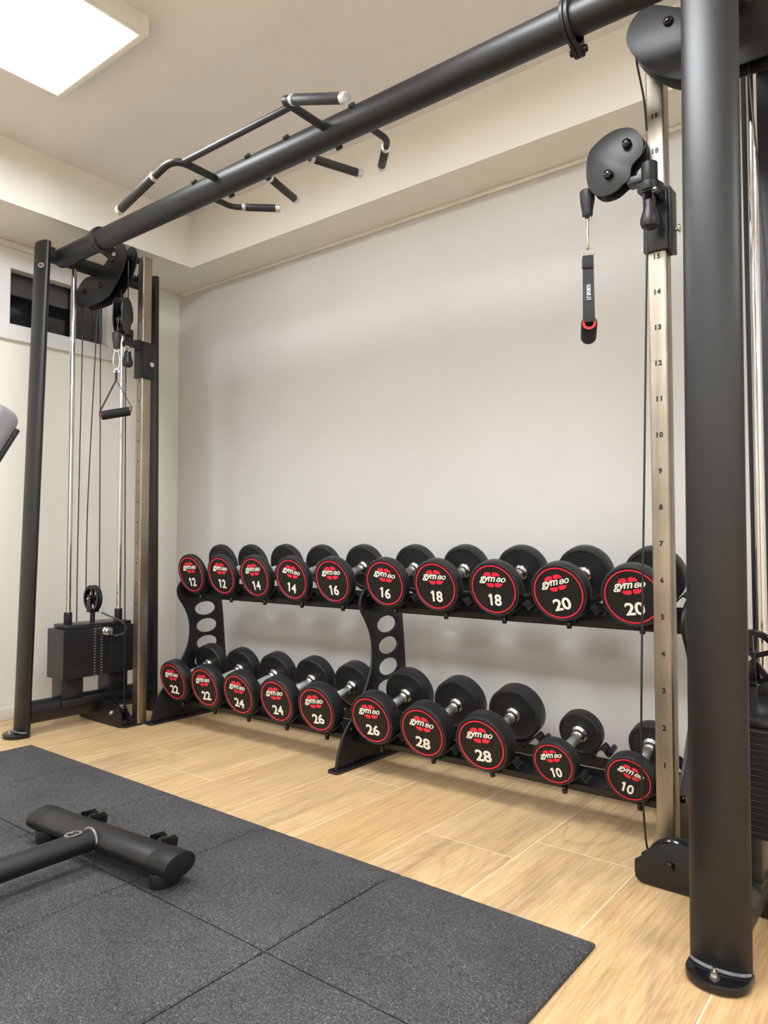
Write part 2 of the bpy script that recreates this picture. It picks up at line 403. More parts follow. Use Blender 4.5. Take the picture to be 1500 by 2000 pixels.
# window: flat white surround on the wall, white sash, dark glass, grey blind and insect screen
win = MB()
a0, a1, b0, b1 = WY0-0.75, WY1+0.055, 1.915, 2.345
for (ya, yb, za, zb) in ((a0, a1, b0, WZ0), (a0, a1, WZ1, b1), (a0, WY0, WZ0, WZ1), (WY1, a1, WZ0, WZ1)):
    win.box((x0+0.012, (ya+yb)/2, (za+zb)/2), (0.024, yb-ya, zb-za))
wo = win.build('window_1', M['frame']); wo['kind'] = 'structure'
MB().box((x0-0.001, (WY0+WY1)/2, WZ0+0.004), (0.05, WY1-WY0, 0.008)).box((x0-0.001, (WY0+WY1)/2, WZ1-0.004), (0.05, WY1-WY0, 0.008)) \
    .box((x0-0.001, WY1-0.004, (WZ0+WZ1)/2), (0.05, 0.008, WZ1-WZ0)).build('window_frame', M['frame'], wo)
MB().box((x0-0.05, (WY0+WY1)/2, (WZ0+WZ1)/2), (0.008, WY1-WY0, WZ1-WZ0)).build('glass_pane', M['glass'], wo)
MB().box((x0-0.112, (WY0+WY1)/2, (WZ0+WZ1)/2), (0.008, WY1-WY0+0.05, WZ1-WZ0+0.05)).build('night_backing', M['dark'], wo)
MB().box((x0-0.075, (WY0+WY1)/2, WZ1-0.055), (0.02, WY1-WY0, 0.11), 0.003).build('roller_blind_box', M['shade'], wo)
sc_ = MB()
sc_.box((x0-0.038, WY1-0.10, (WZ0+WZ1)/2), (0.004, 0.19, WZ1-WZ0))
for k in range(4): sc_.box((x0-0.034, WY1-0.02-0.056*k, (WZ0+WZ1)/2), (0.008, 0.012, WZ1-WZ0), 0.003)
sc_.build('insect_screen', M['shade'], wo)

# ceiling light panels
def light_panel(cx, cy, label):
    t = thing('ceiling_light', (cx, cy, zc-0.068), label, 'ceiling light')
    h = 0.300; z = zc-0.034
    fr = MB()
    for (dx, dy, lx, ly) in ((0, h-0.0125, 2*h, 0.025), (0, -h+0.0125, 2*h, 0.025), (h-0.0125, 0, 0.025, 2*h-0.05), (-h+0.0125, 0, 0.025, 2*h-0.05)):
        fr.box((cx+dx, cy+dy, z), (lx, ly, 0.068), 0.0015)
    fr.box((cx, cy, zc-0.006), (2*h-0.03, 2*h-0.03, 0.01))
    fr.build('frame', M['trim'], t)
    MB().box((cx, cy, zc-0.058), (2*h-0.05, 2*h-0.05, 0.012)).build('diffuser', M['emit'], t)
names = ['square lit LED panel on the ceiling above the bench, top left of the photo', 'square lit LED panel above the overhead pull-up bar', 'square lit LED panel right of the cable machine',
         'square lit LED panel left in the middle row', 'square lit LED panel above the camera in the middle row', 'square lit LED panel right in the middle row',
         'square lit LED panel left in the row furthest from the dumbbells', 'square lit LED panel in the middle of the row furthest from the dumbbells', 'square lit LED panel right in the row furthest from the dumbbells']
for (px_, py_), nm in zip(PANEL_SPOTS, names): light_panel(px_, py_, nm)

# ------------------------------------------------------------------ rubber mat
mat = thing('rubber_mat', (-1.9, 0.6, 0), 'black speckled rubber mat of square tiles lying on the wood-look floor under the bench', 'mat')
XE = [-3.17, -2.665, -2.165, -1.665, -1.165, -0.638]; YE = [1.572, 1.08, 0.58, 0.08, -0.42]
TH, EDGE, BW = 0.03, 0.011, 0.09
def mat_h(x, y):
    d = min(x-XE[0], XE[-1]-x, YE[0]-y)
    return EDGE+(TH-EDGE)*min(1.0, max(0.0, d/BW))
for i in range(5):
    for j in range(4):
        xa, xb, ya, yb = XE[i]+0.0018, XE[i+1]-0.0018, YE[j+1]+0.0018, YE[j]-0.0018
        bv = 0.005
        xs = sorted(set([xa, xa+bv, xb-bv, xb]+[q for q in (XE[0]+BW, XE[-1]-BW) if xa+bv < q < xb-bv]))
        ys = sorted(set([ya, ya+bv, yb-bv, yb]+[q for q in (YE[0]-BW,) if ya+bv < q < yb-bv]))
        t = bmesh.new(); G = []
        for xx in xs:
            row = []
            for yy in ys:
                z = mat_h(xx, yy)
                if (xx in (xa, xb)) or (yy in (ya, yb)): z -= 0.0035
                # slight unevenness of worn rubber tiles
                row.append(t.verts.new((xx, yy, z+0.0006*math.sin(7*xx+3*i)*math.cos(5*yy+2*j))))
            G.append(row)
        nx, ny = len(xs), len(ys)
        for a in range(nx-1):
            for b in range(ny-1): t.faces.new((G[a][b], G[a+1][b], G[a+1][b+1], G[a][b+1]))
        per = [G[a][0] for a in range(nx)]+[G[-1][b] for b in range(1, ny)]+[G[a][-1] for a in range(nx-2, -1, -1)]+[G[0][b] for b in range(ny-2, 0, -1)]
        lo = [t.verts.new((v.co.x, v.co.y, 0.0005)) for v in per]
        for k in range(len(per)):
            q = (k+1) % len(per); t.faces.new((per[k], lo[k], lo[q], per[q]))
        t.faces.new(lo[::-1]); bmesh.ops.recalc_face_normals(t, faces=t.faces)
        mb = MB(); mb._merge(t); mb.build('mat_tile', M['mat'], mat, smooth=20)

# ------------------------------------------------------------------ dumbbell rack
TILT = math.radians(14); CT, ST = math.cos(TILT), math.sin(TILT)
UP_Y, LO_Y, UP_Z, LO_Z = 2.24, 2.15, 0.726, 0.215
UX = [-2.961, -2.732, -2.499, -2.263, -2.025, -1.750, -1.513, -1.268, -1.026, -0.784]
LX = [-2.972, -2.734, -2.500, -2.260, -2.030, -1.746, -1.510, -1.268, -1.007, -0.768]
UZ = [0.729, 0.729, 0.729, 0.727, 0.727, 0.727, 0.725, 0.724, 0.721, 0.720]
LZ = [0.217, 0.218, 0.216, 0.219, 0.216, 0.217, 0.208, 0.206, 0.192, 0.190]
UW = [12, 12, 14, 14, 16, 16, 18, 18, 20, 20]; LW = [22, 22, 24, 24, 26, 26, 28, 28, 10, 10]
UR = [-2, 4, -4, 12, 0, 9, 2, 2, -12, -7]; LR = [0, -4, 4, -3, -6, -2, 6, -3, -11, 18]
PX = [-3.10, -1.895, -0.64]   # side panels
rack = thing('dumbbell_rack', (-1.9, 2.35, 0), 'black two-tier steel dumbbell rack with three curved side panels against the grey wall', 'dumbbell rack')
front = [(2.40, 0.735), (2.345, 0.722), (2.30, 0.702), (2.27, 0.672), (2.262, 0.640), (2.272, 0.605), (2.304, 0.561), (2.332, 0.506), (2.343, 0.442), (2.333, 0.37),
         (2.295, 0.293), (2.242, 0.219), (2.174, 0.152), (2.137, 0.081), (2.118, 0.012)]
fp = [tuple(v)[:2] for v in smooth_path([(a, b, 0) for a, b in front], 4)]
outline = fp+[(2.60, 0.012), (2.585, 0.2), (2.569, 0.36), (2.558, 0.483), (2.547, 0.573), (2.54, 0.66), (2.545, 0.76), (2.50, 0.76)]
for k, X in enumerate(PX):
    holes = [ellipse(2.438, 0.543, 0.067, 0.035), ellipse(2.449, 0.453, 0.067, 0.036), ellipse(2.452, 0.364, 0.067, 0.036), ellipse(2.44, 0.275, 0.067, 0.036)]
    p = MB().prism(outline, (X, 0, 0), (0, 1, 0), (0, 0, 1), 0.012, 0.002, holes).build('side_panel', M['plate'], rack, smooth=30)
    ft = [(-0.028, 2.108), (-0.02, 2.098), (0.02, 2.098), (0.028, 2.108), (0.028, 2.60), (0.02, 2.612), (-0.02, 2.612), (-0.028, 2.60)]
    MB().prism(ft, (X, 0, 0.006), (1, 0, 0), (0, 1, 0), 0.012, 0.003).build('foot_plate', M['powder'], p)
    MB().cyl((X+0.006, 2.305, 0.668), (X+0.02, 2.305, 0.668), 0.010, 16, 0.002).cyl((X+0.006, 2.20, 0.15), (X+0.02, 2.20, 0.15), 0.010, 16, 0.002).each('bolt', M['gloss'], p)
def rowpt(y, z, s, k): return (y+s*CT+k*ST, z+s*ST-k*CT)   # s along the tray, k below the dumbbell axis
for (ry, rz) in ((UP_Y, UP_Z), (LO_Y, LO_Z)):
    for (xa, xb) in ((PX[0], PX[1]), (PX[1], PX[2])):
        xm, L = (xa+xb)/2, xb-xa-0.014
        fr = [rowpt(ry, rz, *q) for q in ((0.05, 0.135), (0.05, 0.112), (0.115, 0.112), (0.115, 0.085), (0.119, 0.085), (0.119, 0.116), (0.054, 0.116), (0.054, 0.135))]
        MB().prism([(b, c) for b, c in fr], (xm, 0, 0), (0, 1, 0), (0, 0, 1), L, 0.001).build('front_rail', M['plate'], rack)
        rr = [rowpt(ry, rz, *q) for q in ((0.235, 0.114), (0.239, 0.114), (0.239, 0.150), (0.262, 0.150), (0.262, 0.154), (0.235, 0.154))]
        MB().prism([(b, c) for b, c in rr], (xm, 0, 0), (0, 1, 0), (0, 0, 1), L, 0.001).build('rear_rail', M['plate'], rack)
def saddle_profile(R):
    top = []
    rr = R+0.003; xm = 0.080*R/0.1
    n = 14
    for k in range(n+1):
        x = -xm+2*xm*k/n; top.append((x, -math.sqrt(rr*rr-x*x)))
    z1 = top[-1][1]
    right = [(xm+0.008, z1+0.007), (xm+0.016, z1+0.004), (xm+0.024, z1-0.010), (xm+0.033, z1-0.012)]
    left = [(-a, b) for a, b in right[::-1]]
    return left+top+right
def saddle(x, y, z, R, length):
    org = Vector((x, y, z)); a = Vector((0, CT, ST)); n = Vector((0, -ST, CT)); u = Vector((1, 0, 0))
    pr = saddle_profile(R)
    for (s0, s1) in ((0.035, 0.075), (0.215, 0.262)):
        mb = MB()
        c = org+a*((s0+s1)/2)
        lower = [(p[0], p[1]-0.006) for p in pr[::-1]]
        mb.prism(pr+lower, c, u, n, s1-s0)
        # web that carries the cradle on the rail
        mb.box(tuple(org+a*((s0+s1)/2)-n*(R+0.012)), (0.07, (s1-s0)*0.8, 0.012), 0.001, Matrix((u, a, n)).transposed())
        o = mb.build('saddle', M['matte'], rack, smooth=40)
    ex, ez = pr[-1]
    b2 = MB()
    for (s0, s1) in ((0.208, 0.268),):
        p0 = org+a*s0+u*(ex+0.003)+n*(ez+0.004); b2.cyl(p0, p0+a*(s1-s0), 0.010, 18, 0.002)
    p0 = Vector((x+0.015, y+0.052, (UP_Z if z > 0.5 else LO_Z)-0.113)); b2.cyl(p0-Vector((0, 0, 0.012)), p0+Vector((0, 0, 0.012)), 0.009, 14, 0.004)
    b2.each('rubber_bumper', M['gloss'], o)

# ------------------------------------------------------------------ dumbbells
def make_dumbbell(wt):
    """returns a dict of meshes in local space: front face at y = 0, axis +Y"""
    R = 0.074 if wt == 10 else 0.1
    t = 0.044 if wt == 10 else 0.068*wt/28
    gap = 0.165; L = gap+2*t; k = R/0.1
    def head(y0, y1, fy):
        e = 0.007
        # fy = +1: the logo face is at y0
        pr = [(0, 0.002), (R*0.90, 0.002), (R*0.915, 0.0), (R-e, 0.0), (R-e*0.3, e*0.3), (R, e), (R, t-e), (R-e*0.3, t-e*0.3), (R-e, t), (R*0.86, t), (R*0.84, t-0.002), (0, t-0.002)]
        d = (0, 1, 0) if fy > 0 else (0, -1, 0)
        return MB().lathe(pr, (0, y0 if fy > 0 else y1, 0), d, 64)
    I = Matrix.Identity(4)
    root = thing('dumbbell', (0, 0, 0), '', 'dumbbell')
    h1 = head(0, t, 1).build('head', M['rubber'], root, I)
    h2 = head(L-t, L, -1).build('head', M['rubber'], root, I)
    MB().lathe([(0, 0.0012), (R*0.895, 0.0012), (R*0.895, 0.003), (0, 0.003)], (0, 0, 0), (0, 1, 0), 64).build('face_disc', M['face'], h1, I)
    rg = 0.0865*k
    MB().lathe([(rg-0.0042*k, 0.0012), (rg-0.0042*k, 0.0002), (rg, 0.0002), (rg, 0.0012)], (0, 0, 0), (0, 1, 0), 72).build('red_ring', M['red'], h1, I)
    X, Z = Vector((1, 0, 0)), Vector((0, 0, 1))
    g = MB(); put_text(g, 'gym', Vector((-0.0200*k, -0.0002, 0.0322*k)), X, Z, 0.064*k, 0.0265*k, 0.02, 0.35, 0.92)
    put_text(g, '80', Vector((0.0335*k, -0.0002, 0.0358*k)), X, Z, 0.037*k, 0.0168*k, 0.012, 0.22, 0.95)
    g.build('brand_lettering', M['white'], h1, I)
    q = MB()
    for sgn, cx, cz in ((1, -0.0195, 0.0535), (1, 0.0145, 0.0548), (-1, -0.0110, 0.0138), (-1, 0.0230, 0.0158)):
        inner = 1 if (cx < 0.005 if sgn > 0 else cx < 0.0) else -1   # side of the petal that faces the middle
        w2, h2_ = 0.0152, 0.0070
        pts = [(inner*w2*0.92, -h2_), (inner*w2*1.0, h2_*0.1), (inner*w2*0.75, h2_*0.95), (0.0, h2_), (-inner*w2*0.62, h2_*0.5), (-inner*w2*1.05, -h2_*0.7), (-inner*w2*0.8, -h2_)]
        pts = [(cx*k+a*k, cz*k+sgn*b*k) for a, b in pts]
        if inner*sgn > 0: pts = pts[::-1]
        q.prism(pts, (0, 0.0006, 0), X, Z, 0.0012)
    q.each('logo_petal', M['red'], h1, I)
    nb = MB(); H_ = 0.0415*k; one = [(0.19, 0), (0.40, 0), (0.40, 1.0), (0.22, 1.0), (0.0, 0.83), (0.10, 0.69), (0.19, 0.75)]
    if wt < 20:
        nb.prism([((a*0.92-0.60)*H_+0.002*k, (b-0.5)*H_-0.0385*k) for a, b in one], (0, -0.0002, 0), X, Z, 0.0008)
        put_text(nb, str(wt)[1], Vector((0.0150*k, -0.0002, -0.0385*k)), X, Z, 0.0270*k, H_*1.02, 0.025)
    else: put_text(nb, str(wt), Vector((0.002*k, -0.0002, -0.0385*k)), X, Z, 0.062*k, H_, 0.025, 0.0, 0.98)
    nb.build('weight_number', M['white'], h1, I)
    hp = [(0.0, t-0.004), (0.0135, t), (0.0135, t+0.03), (0.0165, t+0.038), (0.0172, L/2), (0.0165, L-t-0.038), (0.0135, L-t-0.03), (0.0135, L-t), (0.0, L-t+0.004)]
    hd = MB().lathe(hp, (0, 0, 0), (0, 1, 0), 32).build('handle', M['knurl'], root, I)
    cp = [(0.0, 0.0), (0.029, 0.0), (0.0295, 0.004), (0.0255, 0.009), (0.0225, 0.012), (0.0235, 0.018), (0.0225, 0.024), (0.018, 0.030), (0.0, 0.030)]
    MB().lathe(cp, (0, t-0.002, 0), (0, 1, 0), 36).build('collar', M['satin'], hd, I)
    MB().lathe(cp, (0, L-t+0.002, 0), (0, -1, 0), 36).build('collar', M['satin'], hd, I)
    return root
def children(o): return [c for c in bpy.data.objects if c.parent == o]
def copy_tree(o, parent=None):
    c = o.copy(); COL.objects.link(c); c.parent = parent
    for ch in children(o): copy_tree(ch, c)
    return c
proto = {}; used = set()
def place(wt, x, y, z, roll, label):
    if wt not in proto: proto[wt] = make_dumbbell(wt)
    o = proto[wt] if wt not in used else copy_tree(proto[wt]); used.add(wt)
    o.location = (x, y, z); o['label'] = label; o['group'] = 'round black rubber dumbbells with red rings on the rack'
    o.rotation_euler = (Matrix.Rotation(TILT, 3, 'X') @ Matrix.Rotation(math.radians(roll), 3, 'Y')).to_euler()
ulab = ['12 kg dumbbell at the far left end of the upper shelf', '12 kg dumbbell on the upper shelf, beside the first 14 kg one', '14 kg dumbbell on the upper shelf, right beside a 12 kg one',
        '14 kg dumbbell on the upper shelf, logo turned clockwise, beside a 16 kg one', '16 kg dumbbell on the upper shelf left of the middle side panel', '16 kg dumbbell on the upper shelf directly above the middle side panel',
        '18 kg dumbbell on the upper shelf, right beside a 16 kg one', '18 kg dumbbell on the upper shelf, right beside a 20 kg one', '20 kg dumbbell on the upper shelf, fully visible left of the thin cable',
        '20 kg dumbbell at the right end of the upper shelf, partly behind steel column']
llab = ['22 kg dumbbell at the far left end of the lower shelf', '22 kg dumbbell on the lower shelf, right beside a 24 kg one', '24 kg dumbbell on the lower shelf, right beside a 22 kg one',
        '24 kg dumbbell on the lower shelf, right beside a 26 kg one', '26 kg dumbbell on the lower shelf left of the middle side panel', '26 kg dumbbell on the lower shelf right of the middle side panel',
        '28 kg dumbbell on the lower shelf, right beside a 26 kg one', '28 kg dumbbell on the lower shelf, right beside a small 10 kg one', 'small 10 kg dumbbell on the lower shelf, right beside a 28 kg one',
        'small 10 kg dumbbell turned clockwise at the right end of the lower shelf']
for k in range(10):
    place(UW[k], UX[k], UP_Y, UZ[k], UR[k], ulab[k]); saddle(UX[k], UP_Y, UZ[k], 0.1, 0)
    place(LW[k], LX[k], LO_Y, LZ[k], LR[k], llab[k]); saddle(LX[k], LO_Y, LZ[k], 0.074 if LW[k] == 10 else 0.1, 0)

# ------------------------------------------------------------------ cable crossover machine
mach = thing('cable_crossover_machine', (-1.89, 1.97, 0), 'large black cable crossover machine with two weight towers joined by an overhead pull-up bar', 'cable machine')
BEAM_Y, BEAM_Z, BEAM_R = 1.775, 2.265, 0.046
def X3(*a): return Vector(a)
def wheel(mb, c, ax, r, w=0.02, spokes=5):
    """grooved pulley wheel with spokes, axis ax"""
    u, v, d = frame(ax); c = Vector(c)
    mb.lathe([(r-0.012, -w/2), (r, -w/2), (r, -w/4), (r-0.006, 0), (r, w/4), (r, w/2), (r-0.012, w/2), (r-0.012, -w/2)], c, d, 40)
    mb.cyl(c-d*w*0.6, c+d*w*0.6, 0.016, 20)
    for k in range(spokes):
        a = 2*math.pi*k/spokes+0.3; e = u*math.cos(a)+v*math.sin(a); f = d.cross(e)
        mb.box(tuple(c+e*(r*0.5)), (r*0.86, 0.012, w*0.5), 0, Matrix((e, f, d)).transposed())
def tower(side):
    L = side == 'left'
    XF = -3.384 if L else -0.397
    s = 1 if L else -1
    XC = -3.155 if L else -0.632
    ks = 0.87 if L else 1.0
    CY = 2.09 if L else 2.07
    def P(xi, y, z): return Vector((XF+s*xi, y, z))
    # uprights
    def upright(yb, yt, fl):
        o = MB().etube((XF, yb, 0.0), (XF, yt, 2.315), 0.0600, 0.0267, (1, 0, 0), 56, 0.004).build('upright', M['powder'], mach, smooth=40)
        # shaped foot flange reaching out from the upright with one anchor bolt
        n = 24; pts = []
        for k in range(n+1):
            a = math.pi*k/n; pts.append((-0.062*math.cos(a), -fl*0.068*math.sin(a)**0.75 if k not in (0, n) else 0.0))
        pts += [(0.062, fl*0.02), (-0.062, fl*0.02)]
        if fl < 0: pts = pts[::-1]
        fo = MB().prism(pts, (XF, yb-fl*0.012, 0.012), (1, 0, 0), (0, 1, 0), 0.018, 0.003).build('foot_flange', M['gloss'], o)
        by = yb-fl*0.052
        MB().cyl((XF, by, 0.021), (XF, by, 0.025), 0.011, 20).cyl((XF, by, 0.024), (XF, by, 0.034), 0.0065, 6).cyl((XF, by, 0.0), (XF, by, 0.04), 0.003, 10).build('anchor_bolt', M['zinc'], o)
        if fl > 0:
            # scuffed weld seam along the foot of the tube
            pth = [(XF+0.057*math.cos(a), yb-0.0265*math.sin(a)-0.002, 0.024) for a in [math.pi*(0.04+0.92*q/16) for q in range(17)]]
            MB().tube(pth, 0.0038, 8).build('weld_seam', M['weld'], o)
        return o
    uf = upright(1.630, 1.685, 1); ur = upright(2.305, 2.280, -1)
    # top and base beams
    MB().cyl((XF, 1.70, BEAM_Z), (XF, 2.268, BEAM_Z), 0.034, 32).build('top_beam', M['powder'], mach)
    MB().cyl((XF, 1.65, 0.100), (XF, 2.29, 0.100), 0.052, 36).build('base_beam', M['powder'], mach)
    MB().box((XF, 1.715, BEAM_Z+0.034), (0.03, 0.05, 0.012), 0.003).build('gusset', M['powder'], mach)
    # stainless column
    co = MB().box((XC, CY, 1.155), (0.05, 0.05, 2.31), 0.005, seg=3).build('column', M['steel'], mach, smooth=50)
    MB().box((XC, CY-0.045, 0.006), (0.05, 0.10, 0.010), 0.002).build('base_plate', M['powder'], co)
    num = MB(); hl = MB()
    for n in range(1, 20):
        z = 0.283+0.1003*(n-1)
        if 1.69 < z < 1.875: continue
        if not L: put_text(num, str(n), (XC+0.001, CY-0.0252, z), (1, 0, 0), (0, 0, 1), None, 0.0155, 0.05, 0, 1.15, 0.0006)
        if L: hl.cyl((XC, CY-0.0256, z), (XC, CY-0.02, z), 0.0045, 14)
    if L: hl.build('pin_hole', M['ink'], co)
    else: num.build('position_numbers', M['ink'], co)
    # column head bracket
    MB().cyl((XC, 2.0, 2.285), (XC, 2.05, 2.285), 0.016, 20).cyl((XC, 2.09, BEAM_Z+0.02), (XF, 2.20, BEAM_Z+0.0), 0.016, 20).build('column_bracket', M['powder'], mach)
    MB().box(((XC+XF)/2, 2.045, 0.018), (abs(XC-XF), 0.10, 0.028), 0.004).build('floor_strip', M['powder'], mach)
    # top pulley housing: two boomerang plates with wheels between
    oth = [(.222, 2.345), (.155, 2.312), (.063, 2.252), (-.007, 2.240), (-.095, 2.238), (-.150, 2.205), (-.170, 2.145), (-.135, 2.100), (-.051, 2.088), (.118, 2.100), (.216, 2.165), (.275, 2.255), (.268, 2.315)]
    oth = [(a*s, b) for a, b in oth]
    sm = smooth_loop(oth, 4)
    tho = MB().prism(sm, (XF, 1.952, 0), (1, 0, 0), (0, 0, 1), 0.006, 0.001).build('top_pulley_housing', M['plate'], mach, smooth=30)
    MB().prism(sm, (XF, 2.012, 0), (1, 0, 0), (0, 0, 1), 0.006, 0.001).build('rear_cheek', M['plate'], tho, smooth=30)
    bo = MB()
    for (a, b) in ((-0.088, 2.172), (0.056, 2.170), (0.165, 2.275)):
        wh = MB(); wheel(wh, P(a, 1.982, b), (0, 1, 0), 0.048, 0.024); wh.build('pulley_wheel', M['gloss'], tho)
        bo.lathe([(0, 0), (0.013, 0), (0.013, 0.004), (0.010, 0.010), (0.005, 0.013), (0, 0.0135)], P(a, 1.949, b), (0, -1, 0), 20)
    bo.each('bolt', M['gloss'], tho)
    # low pulley housing
    lo = [(.262, .004), (.272, .008), (.279, .016), (.281, .028), (.281, .050), (.280, .060), (.272, .066), (.262, .073), (.248, .092), (.232, .105), (.210, .115), (.185, .121), (.160, .123), (.13, .120), (-.03, .105), (-.14, .065), (-.15, .012), (-.14, .004)]
    lo = [(a*s*ks, b) for a, b in lo]
    yf, yb = (1.985, 2.03) if L else (1.935, 1.985)
    lpo = MB().prism(lo, (XF, yf, 0), (1, 0, 0), (0, 0, 1), 0.006, 0.001).build('low_pulley_housing', M['plate'], mach, smooth=30)
    MB().prism(lo, (XF, yb, 0), (1, 0, 0), (0, 0, 1), 0.006, 0.001).build('rear_cheek', M['plate'], lpo, smooth=30)
    wh = MB(); wheel(wh, P(.19*ks, (yf+yb)/2, .068), (0, 1, 0), 0.05, 0.026); wh.build('pulley_wheel', M['gloss'], lpo)
    MB().lathe([(0, 0), (0.012, 0), (0.012, 0.004), (0.010, 0.010), (0.005, 0.013), (0, 0.0135)], P(.19*ks, yf-0.003, .066), (0, -1, 0), 20) \
        .build('bolt', M['zinc' if L else 'gloss'], lpo)
    # guide rods
    SY = 1.975
    for yy in (1.842, 2.112):
        MB().cyl((XF, yy, 0.13), (XF, yy, BEAM_Z-0.02), 0.0125, 24).build('guide_rod', M['chrome'], mach)
        MB().cyl((XF, yy, 0.490), (XF, yy, 0.548), 0.019, 24, 0.002).build('rod_bushing', M['matte'], mach)
    # weight stack
    st = MB().box((XF, SY, 0.482), (0.145, 0.33, 0.018), 0.002).build('weight_stack', M['stack'], mach)
    N = 17; zt, zb = 0.472, 0.238; hh = (zt-zb)/N
    for k in range(N):
        z = zt-hh*(k+0.5)
        wp = MB().box((XF, SY-0.006, z), (0.15, 0.375, hh-0.0004), 0.0005, seg=1).build('weight_plate', M['stack'], st, smooth=20)
    for q, (wy, wz) in ((-0.034, (0.008, 0.0045)), (0.002, (0.008, 0.0045)), (0.052, (0.003, 0.002))):
        dm = MB()
        for k in range(N): dm.box((XF+s*0.0757, SY+q, zt-hh*(k+0.5)), (0.001, wy, wz))
        dm.build('plate_marks', M['alu'], st)
    for yy in (1.846, 2.086):
        MB().box((XF, yy, 0.186), (0.10, 0.105, 0.10), 0.002).build('stack_buffer', M['stack'], mach)
    MB().box((XF+s*0.01, SY-0.02, 0.125), (0.12, 0.34, 0.03), 0.004).build('stack_carrier', M['powder'], mach)
    MB().cyl((XF, SY-0.005, 0.485), (XF, SY-0.005, 0.545), 0.012, 20).build('selector_rod', M['matte'], st)
    # travelling pulley block above the stack
    PC = Vector((XF, SY-0.005, 0.608))
    yoke = [(-0.016, -0.062), (0.016, -0.062), (0.014, 0.012), (0.0, 0.020), (-0.014, 0.012)]
    pb = MB().prism(yoke, PC+Vector((0, -0.019, 0)), (1, 0, 0), (0, 0, 1), 0.005, 0.001)
    pb.box(tuple(PC+Vector((0, 0, -0.062))), (0.035, 0.05, 0.012), 0.002)
    pbo = pb.build('travelling_pulley', M['gloss'], mach)
    MB().prism(yoke, PC+Vector((0, 0.019, 0)), (1, 0, 0), (0, 0, 1), 0.005, 0.001).build('rear_cheek', M['gloss'], pbo)
    wh = MB(); wheel(wh, PC, (0, 1, 0), 0.066, 0.026); wh.build('pulley_wheel', M['gloss'], pbo)
    MB().cyl(PC+Vector((0, -0.029, 0)), PC+Vector((0, 0.029, 0)), 0.007, 6).build('bolt', M['zinc'], pbo)
    # selector pin and coiled lead
    kz = 0.452; KP = Vector((XF+s*0.076, SY+0.015, kz))
    sp = MB().lathe([(0, 0), (0.007, 0), (0.007, 0.008), (0.018, 0.011), (0.0205, 0.018), (0.015, 0.024), (0.015, 0.034), (0.021, 0.039), (0.022, 0.047), (0.017, 0.054), (0, 0.056)], KP, (s, 0, 0), 28) \
        .build('selector_pin', M['chrome'], mach)
    path = []; base = smooth_path([KP+Vector((s*0.03, 0.016, -0.016)), KP+Vector((s*0.035, 0.045, -0.026)), KP+Vector((s*0.035, 0.085, -0.015)), KP+Vector((s*0.03, 0.095, 0.015)), KP+Vector((s*0.02, 0.07, 0.045)), KP+Vector((-s*0.005, 0.03, 0.068)), KP+Vector((-s*0.035, 0.005, 0.085))], 12)
    for q, b in enumerate(base):
        a = q*1.9; path.append(b+Vector((0.0, math.cos(a)*0.0022, math.sin(a)*0.0022)))
    MB().tube(path, 0.0042, 8).build('coiled_lead', M['lead'], sp)
    # cables
    def cable(pts): MB().tube(smooth_path(pts, 8), 0.0028, 10).build('cable', M['cable'], mach)
    cable([P(-.066, SY-0.005, .605), P(-.072, SY, 1.05), P(-.048, 1.98, 1.6), P(-.018, 1.982, 2.12)])
    cable([P(.060, SY-0.005, .605), P(.042, SY, 1.05), P(.022, 1.98, 1.6), P(.006, 1.982, 2.12)])
    cable([P(-.158, 1.982, 2.17), P(-.162, 1.982, 1.8), P(-.168, 1.98, 1.0), P(-.165, 1.98, .40), P(-.14, 1.98, .08)])
    if L:
        cable([P(.250, 1.982, 2.26), P(.252, 1.982, 2.15), P(.250, 1.985, 2.0)])
        cable([P(.243, 1.98, 1.80), P(.253, 1.98, 1.2), P(.250, 1.99, .6), P(.232, 2.005, .09)])
        cable([P(.190, 1.982, 2.13), P(.196, 1.985, 2.06), P(.214, 1.985, 1.97)])
    else:
        cable([P(.262, 1.982, 2.25), P(.262, 1.985, 2.22), P(.249, 2.0, 2.12), P(.243, 2.0, 2.03)])
        cable([P(.246, 2.0, 1.72), P(.252, 2.0, 1.5), P(.262, 1.99, 1.0), P(.270, 1.98, .6), P(.272, 1.97, .3), P(.262, 1.962, .12), P(.250, 1.960, .06)])
    # carriage on the column
    cz = 1.785
    cr = MB(); hw = 0.0335
    for (dx, dy, lx, ly) in ((0, -hw+0.003, 2*hw, 0.007), (0, hw-0.003, 2*hw, 0.007), (-hw+0.003, 0, 0.007, 2*hw-0.012), (hw-0.003, 0, 0.007, 2*hw-0.012)):
        cr.box((XC+dx, CY+dy, cz), (lx, ly, 0.168), 0.0015)
    cr.cyl((XC, CY-hw-0.001, cz-0.045), (XC, CY-hw+0.003, cz-0.045), 0.0075, 20)
    # side plate and triangular bracket towards the arm
    cr.box((XC+0.037*(1), CY, cz+0.002), (0.006, 0.06, 0.178), 0.001)
    cr.prism([(0.03, 0.0), (-0.07, -0.012), (-0.075, 0.012), (0.03, 0.03)], (XC, CY-0.034, cz+0.07), (0, 1, 0), (0, 0, 1), 0.05, 0.001)
    cr.prism([(0.0, -0.02), (-0.03, -0.022), (-0.034, 0.024), (0.0, 0.03)], (XC+0.022, CY-0.034, cz+0.07), (0, 1, 0), (0, 0, 1), 0.008, 0.001)
    cro = cr.build('carriage', M['plate'], mach)
    MB().lathe([(0, 0), (0.006, 0), (0.006, 0.012), (0.012, 0.014), (0.012, 0.018), (0, 0.018)], (XC+0.037, CY+0.01, cz-0.02), (1, 0, 0), 16).build('side_pin', M['zinc'], cro)
    PV = Vector((XC-0.003*s, CY-0.085, 0))
